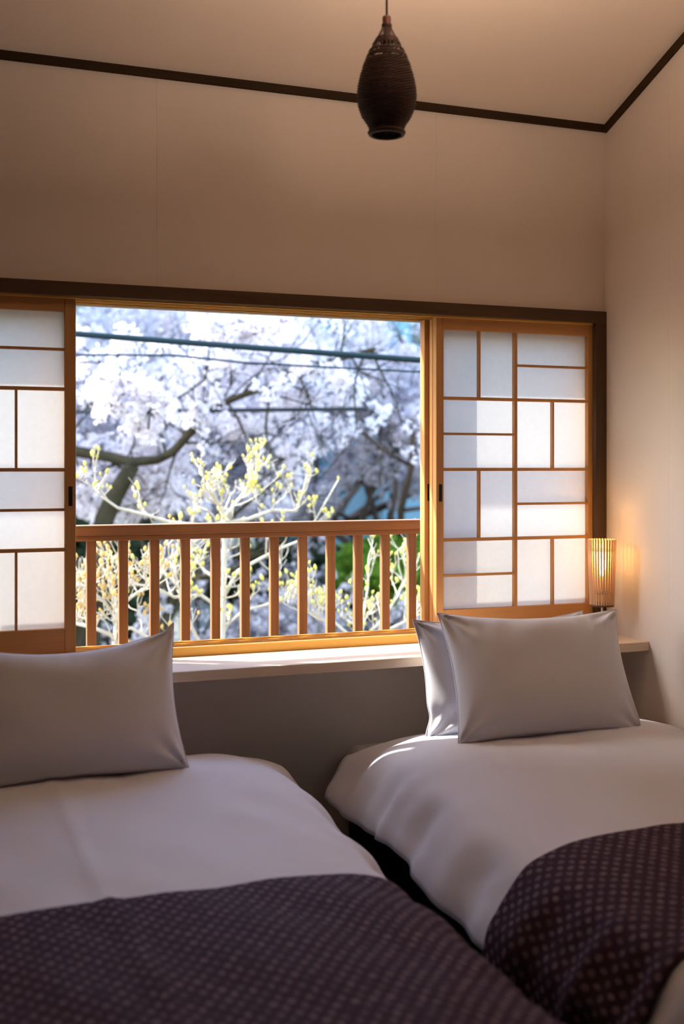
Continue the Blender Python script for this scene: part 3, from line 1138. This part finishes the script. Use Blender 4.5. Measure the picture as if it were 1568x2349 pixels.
def cherry(name, base, height, spreadr, label, seed, clusters, per=11, crad=.055, frad=.019, limbs=6, explicit=None, trunk_r=.14, blossoms=True, lean=(0, 0), fork_f=.42, zmax=99, tmin=7.7, dense=None):
    rng = random.Random(seed)
    root = thing(name, (base[0], base[1], GZ), label, 'tree', 'trees outside the window')
    g = Geo()
    pts = []
    h = height
    fork = Vector((base[0] + lean[0], base[1] + lean[1], GZ + h * fork_f))
    tp = [Vector((base[0], base[1], GZ - .05))]
    for k in range(1, 5):
        f = k / 4
        tp.append(tp[0].lerp(fork, f) + Vector((rng.gauss(0, .06), rng.gauss(0, .06), 0)))
    tp[-1] = fork
    g.tube(tp, [trunk_r * (1.25 - .45 * k / 4) for k in range(5)], 10)
    for k in range(limbs):
        a = 2 * math.pi * k / limbs + rng.uniform(-.3, .3)
        el = rng.uniform(.25, 1.1)
        d = Vector((math.cos(a) * math.cos(el), math.sin(a) * math.cos(el), math.sin(el)))
        limb(rng, g, pts, fork + Vector((0, 0, rng.uniform(-.2, .3))), d, spreadr * rng.uniform(.75, 1.05), trunk_r * .62, 0, 3)
    if explicit:
        for path, r0, r1, twigs in explicit:
            P = [Vector(q) for q in path]
            n = len(P)
            g.tube(P, [r0 + (r1 - r0) * i / (n - 1) for i in range(n)], 8)
            for i in range(n - 1):
                for _ in range(twigs):
                    b = P[i].lerp(P[i + 1], rng.random())
                    d = Vector((rng.gauss(.3, .8), rng.gauss(.9, .6), rng.gauss(.15, .9)))
                    limb(rng, g, pts, b, d, rng.uniform(.35, .8), .012, 1, 3, .1, .8)
    g.build('trunk', M['bark2'] if explicit else M['bark'], root)
    if blossoms:
        cs = []
        while len(cs) < clusters:
            p = rng.choice(pts)
            if p.x * SN + p.y * CS < tmin or p.z > zmax:      # keep clear of the cables along the lane
                continue
            cs.append((p.x + rng.gauss(0, .07), p.y + rng.gauss(0, .07), p.z + rng.gauss(0, .06)))
        for path, tw, cnt in dense or ():
            P = [Vector(q) for q in path]
            sub = []
            gg = Geo()
            for i in range(len(P) - 1):
                for _ in range(tw):
                    b = P[i].lerp(P[i + 1], rng.random())
                    d = Vector((rng.gauss(0, 1), rng.gauss(0, .5), rng.gauss(-.1, .8)))
                    limb(rng, gg, sub, b, d, rng.uniform(.12, .30), .007, 2, 3, .05, .8)
            gg.tube(P, .008, 6)
            gg.build('twigs', M['bark2'], root)
            for _ in range(cnt):
                p = rng.choice(sub)
                cs.append((p.x + rng.gauss(0, .035), p.y + rng.gauss(0, .035), p.z + rng.gauss(0, .035)))
        flowers('blossoms', cs, per, crad, frad, M['blossom' if dense else 'blossom_shade'], root, seed)
    return root


# nearest cherry: the mossy limb that crosses the view
T0 = 9.6
main = [pix(*q, T0 + dt) for *q, dt in ((60, 1000, .3), (175, 1036, .2), (250, 1048, .1), (300, 1060, 0), (360, 1055, 0), (395, 1038, -.1), (430, 1000, -.1), (455, 968, -.2), (500, 930, -.2), (560, 905, -.3), (640, 880, -.4), (730, 843, -.5), (790, 822, -.6), (860, 800, -.7))]
stem = [pix(*q, T0) for q in ((305, 1066), (285, 1100), (262, 1140), (240, 1190), (225, 1250), (215, 1330), (205, 1450))]
b0 = pix(200, 1600, T0)
bright = [pix(*q, T0 - 1.2) for q in ((230, 830), (270, 860), (310, 890), (345, 930), (340, 985))]
bright3 = [pix(*q, T0 - .6) for q in ((380, 930), (430, 900), (470, 870), (480, 830))]
bright4 = [pix(*q, T0 - .7) for q in ((690, 840), (740, 832), (790, 815))]
bright2 = [pix(*q, T0 - .9) for q in ((480, 760), (530, 740), (590, 745), (640, 760))]
cherry('cherry_tree', (b0.x, b0.y), 7.2, 2.6, 'nearest cherry tree, its mossy limb bending across the view', 11, 2300, 12, .055, .0185, 3,
       explicit=[(main, .052, .014, 3), (stem + [Vector((b0.x, b0.y, GZ))], .062, .11, 0), ], trunk_r=.13, tmin=9.75,
       dense=[(bright, 4, 230), (bright2, 4, 200), (bright3, 3, 60), (bright4, 2, 50)])
def place(px, py, t):
    q = pix(px, py, t)
    return (q.x, q.y)


cherry('cherry_tree', place(90, 1100, 13.5), 8.0, 3.3, 'cherry tree with a dark upright trunk at the left edge of the view', 21, 6500, 11, .07, .023, 7, trunk_r=.17)
cherry('cherry_tree', place(980, 1100, 14.5), 8.2, 3.9, 'pale cherry tree filling the right side of the view', 31, 8500, 11, .075, .025, 8, trunk_r=.10, fork_f=.36, zmax=2.75)
cherry('cherry_tree', place(560, 1100, 18), 9.5, 4.4, 'cherry tree in the middle of the view behind the nearest limb', 41, 9500, 10, .09, .03, 8, trunk_r=.14, fork_f=.30, zmax=3.5)
cherry('cherry_tree', place(180, 1100, 25), 11, 5.6, 'distant cherry tree closing the left side of the view', 51, 9000, 10, .12, .042, 8, trunk_r=.2, fork_f=.24)
cherry('cherry_tree', place(800, 1100, 25), 9.0, 5.2, 'distant cherry tree below the teal house', 61, 8000, 10, .12, .042, 8, trunk_r=.2, fork_f=.26, zmax=3.3)

cherry('cherry_tree', place(400, 1100, 12.6), 4.4, 1.9, 'small low cherry tree behind the balusters left of the pale shrub', 71, 1700, 11, .06, .02, 7, trunk_r=.07, fork_f=.40, zmax=.95)
cherry('cherry_tree', place(690, 1100, 12.9), 4.2, 1.6, 'small low cherry tree behind the balusters right of the pale shrub', 81, 1300, 11, .06, .02, 7, trunk_r=.07, fork_f=.40, zmax=.75)

# bushes below the right-hand cherry
def bush(px, py, t, rx, rz, label, mat, seed, n=900):
    q = pix(px, py, t)
    root = thing('bush', (q.x, q.y, GZ), label, 'bush')
    rng = random.Random(seed)
    g = Geo()
    for k in range(7):
        a = rng.uniform(0, 6.28)
        e = Vector((q.x + math.cos(a) * rx * .6, q.y + math.sin(a) * rx * .6, q.z + rng.uniform(-.4, .4) * rz))
        b = Vector((q.x + rng.gauss(0, .15), q.y + rng.gauss(0, .15), GZ - .02))
        g.tube([b, b.lerp(e, .5) + Vector((rng.gauss(0, .1), rng.gauss(0, .1), 0)), e], [.05, .035, .012], 6)
    g.build('stems', M['bark'], root)
    cs = []
    for _ in range(n):
        v = Vector((rng.gauss(0, 1), rng.gauss(0, 1), rng.gauss(0, 1))).normalized() * rng.uniform(.5, 1) ** .5
        lump = 1 + .3 * noise.noise(v * 2.5 + Vector((seed, 0, 0)))
        cs.append((q.x + v.x * rx * lump, q.y + v.y * rx * lump, q.z + v.z * rz * lump))
    flowers('leaves', cs, 6, .10, .045, mat, root, seed)
    return root


bush(925, 1310, 13.0, .75, .33, 'bright green bush behind the rightmost balusters', M['leaf'], 3)
bush(640, 1330, 16, 1.1, .5, 'dark evergreen bush behind the middle balusters', M['darkleaf'], 5)
bush(190, 1330, 11.5, .7, .9, 'dark evergreen bush low at the left edge of the view', M['darkleaf'], 6)
bush(840, 1390, 15, 1.0, .4, 'dark evergreen bush under the bright green bush', M['darkleaf'], 9)

# ------------------------------------------------------------------ pale-stemmed shrubs close to the railing
def shrub(px, t, label, seed, stems, base_py=2100, budmat='bud'):
    """stems: list of pixel paths with radii; twigs and buds grow from them"""
    rng = random.Random(seed)
    b = pix(px, 1500, t)
    root = thing('budding_shrub', (b.x, b.y, GZ), label, 'shrub', 'budding shrubs outside the railing')
    g = Geo()
    tips = []

    def twig(p, d, L, r, depth):
        n = 4
        pts, q, dd = [p.copy()], p.copy(), d.normalized()
        for i in range(n):
            dd = (dd + Vector((rng.gauss(0, .18), rng.gauss(0, .18), rng.gauss(0, .1) + .16))).normalized()
            q = q + dd * (L / n)
            pts.append(q.copy())
        g.tube(pts, [r * (1 - .12 * i) for i in range(n + 1)], 5)
        if rng.random() < .45:
            tips.append(pts[-1])
        if depth < 2:
            for _ in range(rng.choice((2, 3, 3))):
                ax = Vector((rng.gauss(0, 1), rng.gauss(0, 1), rng.gauss(.2, .7))).normalized()
                twig(pts[rng.randint(2, n)], (dd * .7 + ax * .8), L * rng.uniform(.5, .75), r * .75, depth + 1)

    for path, r0, r1, nt_ in stems:
        P = [pix(x, y, t + dt) for x, y, dt in path]
        g.tube(P, [r0 + (r1 - r0) * i / (len(P) - 1) for i in range(len(P))], 7)
        tips.append(P[-1])
        for _ in range(nt_):
            f = rng.uniform(.3, 1) * (len(P) - 1)
            i = min(int(f), len(P) - 2)
            p = P[i].lerp(P[i + 1], f - i)
            ax = Vector((rng.gauss(0, 1), rng.gauss(0, 1), rng.gauss(.35, .6))).normalized()
            twig(p, ax + (P[i + 1] - P[i]).normalized() * .6, rng.uniform(.08, .2), max(.0045, r1 * .8), 0)
    g.build('stems', M['twig'], root)
    # buds: small tapered hexagonal drops
    bd = Geo()
    for p in tips:
        s = rng.uniform(.0055, .0105)
        ax = Vector((rng.gauss(0, .35), rng.gauss(0, .35), 1)).normalized()
        bd.tube([p - ax * s * .4, p + ax * s * .6, p + ax * s * 1.9, p + ax * s * 3.0], [s * .5, s * 1.1, s * .9, s * .15], 5)
    ob = bd.build('buds', M[budmat], root)
    ob['kind'] = 'stuff'
    return root


shrub(505, 6.4, 'pale branching shrub with yellow buds in the middle behind the balusters', 5, [
    ([(510, 2600, 0), (505, 1800, 0), (508, 1500, 0), (512, 1380, 0), (515, 1250, 0), (512, 1180, 0), (498, 1150, -.1), (470, 1120, -.2)], .022, .008, 16),
    ([(512, 1190, 0), (535, 1160, .1), (560, 1130, .2), (590, 1095, .3)], .012, .006, 9),
    ([(512, 1200, 0), (570, 1190, .1), (625, 1170, .2), (680, 1172, .3), (700, 1110, .3), (705, 1080, .3)], .011, .005, 6),
    ([(512, 1215, 0), (450, 1205, -.1), (390, 1198, -.2), (330, 1180, -.3), (270, 1165, -.4), (235, 1140, -.4), (215, 1115, -.4)], .012, .005, 5),
    ([(500, 1330, 0), (470, 1310, .1), (440, 1270, .1), (430, 1210, .1)], .011, .006, 5),
    ([(512, 1370, 0), (545, 1310, .1), (600, 1280, .2), (650, 1255, .2), (700, 1235, .3), (730, 1180, .3), (776, 1100, .3)], .011, .004, 5),
    ([(510, 1400, 0), (460, 1365, -.1), (400, 1370, -.2), (350, 1345, -.3), (300, 1340, -.3)], .011, .005, 10),
    ([(512, 1440, 0), (560, 1400, .1), (620, 1385, .2), (670, 1370, .2)], .009, .005, 5),
    ([(470, 1500, 0), (440, 1440, -.1), (415, 1380, -.2), (400, 1300, -.2)], .011, .005, 7),
])
shrub(250, 5.9, 'low shrub with orange and yellow buds behind the leftmost balusters', 9, budmat='bud_orange', stems=[
    ([(255, 2600, 0), (258, 1700, 0), (262, 1480, 0), (268, 1400, 0), (258, 1340, 0), (235, 1300, 0)], .016, .006, 12),
    ([(262, 1450, 0), (300, 1440, 0), (345, 1465, 0), (390, 1490, .1)], .011, .006, 4),
    ([(262, 1460, 0), (215, 1440, 0), (170, 1430, 0), (120, 1420, 0)], .011, .006, 10),
    ([(266, 1420, 0), (240, 1380, 0), (200, 1350, -.1), (165, 1330, -.1)], .010, .005, 9),
    ([(266, 1400, 0), (300, 1370, 0), (330, 1350, 0), (355, 1310, 0)], .010, .005, 8),
])
shrub(820, 6.2, 'low shrub with yellow buds in front of the bright green bush', 13, [
    ([(820, 2600, 0), (822, 1700, 0), (825, 1500, 0), (830, 1440, 0), (838, 1380, 0), (842, 1355, 0)], .013, .005, 7),
    ([(825, 1470, 0), (870, 1430, 0), (910, 1370, .1), (935, 1310, .1)], .010, .005, 7),
    ([(825, 1480, 0), (770, 1430, 0), (730, 1420, 0), (700, 1400, 0)], .010, .005, 12),
    ([(825, 1460, 0), (900, 1440, 0), (960, 1410, 0), (1010, 1400, 0)], .009, .005, 8),
])

# ------------------------------------------------------------------ cables and pole arm
def cable(name, pts, r, label):
    P = [pix(*q) for q in pts]
    # continue beyond the window on both sides
    P = [P[0] + (P[0] - P[1]) * 6 + Vector((0, 0, 1.2))] + P + [P[-1] + (P[-1] - P[-2]) * 6 + Vector((0, 0, 1.2))]
    g = Geo()
    g.tube(P, r, 8)
    o = g.build(name, M['cable'], None, True, loc=P[len(P) // 2])
    return tag(o, label, 'cable', 'overhead cables outside')


cable('overhead_cable', [(175, 766, 6.9), (560, 796, 6.9), (960, 826, 6.9)], .0195, 'thick dark cable, the topmost one crossing the whole view')
cable('overhead_cable', [(175, 814, 7.3), (400, 815, 7.3), (560, 832, 7.3), (760, 843, 7.3), (960, 853, 7.3)], .0072, 'thin teal cable sagging just under the thick dark cable')
a0, a1 = pix(60, 946, 9.3), pix(842, 938, 9.3)
up_ = thing('utility_pole', (a0.x, a0.y, GZ), 'dark pole arm ending abruptly among the blossoms under the cables', 'pole')
g = Geo()
g.tube([(a0.x, a0.y, GZ - .05), (a0.x, a0.y, 5.6)], .13, 12)
g.build('pole', M['pipe'], up_)
g = Geo()
g.tube([a0, a1], .0185, 8)
g.build('arm', M['pipe'], up_)
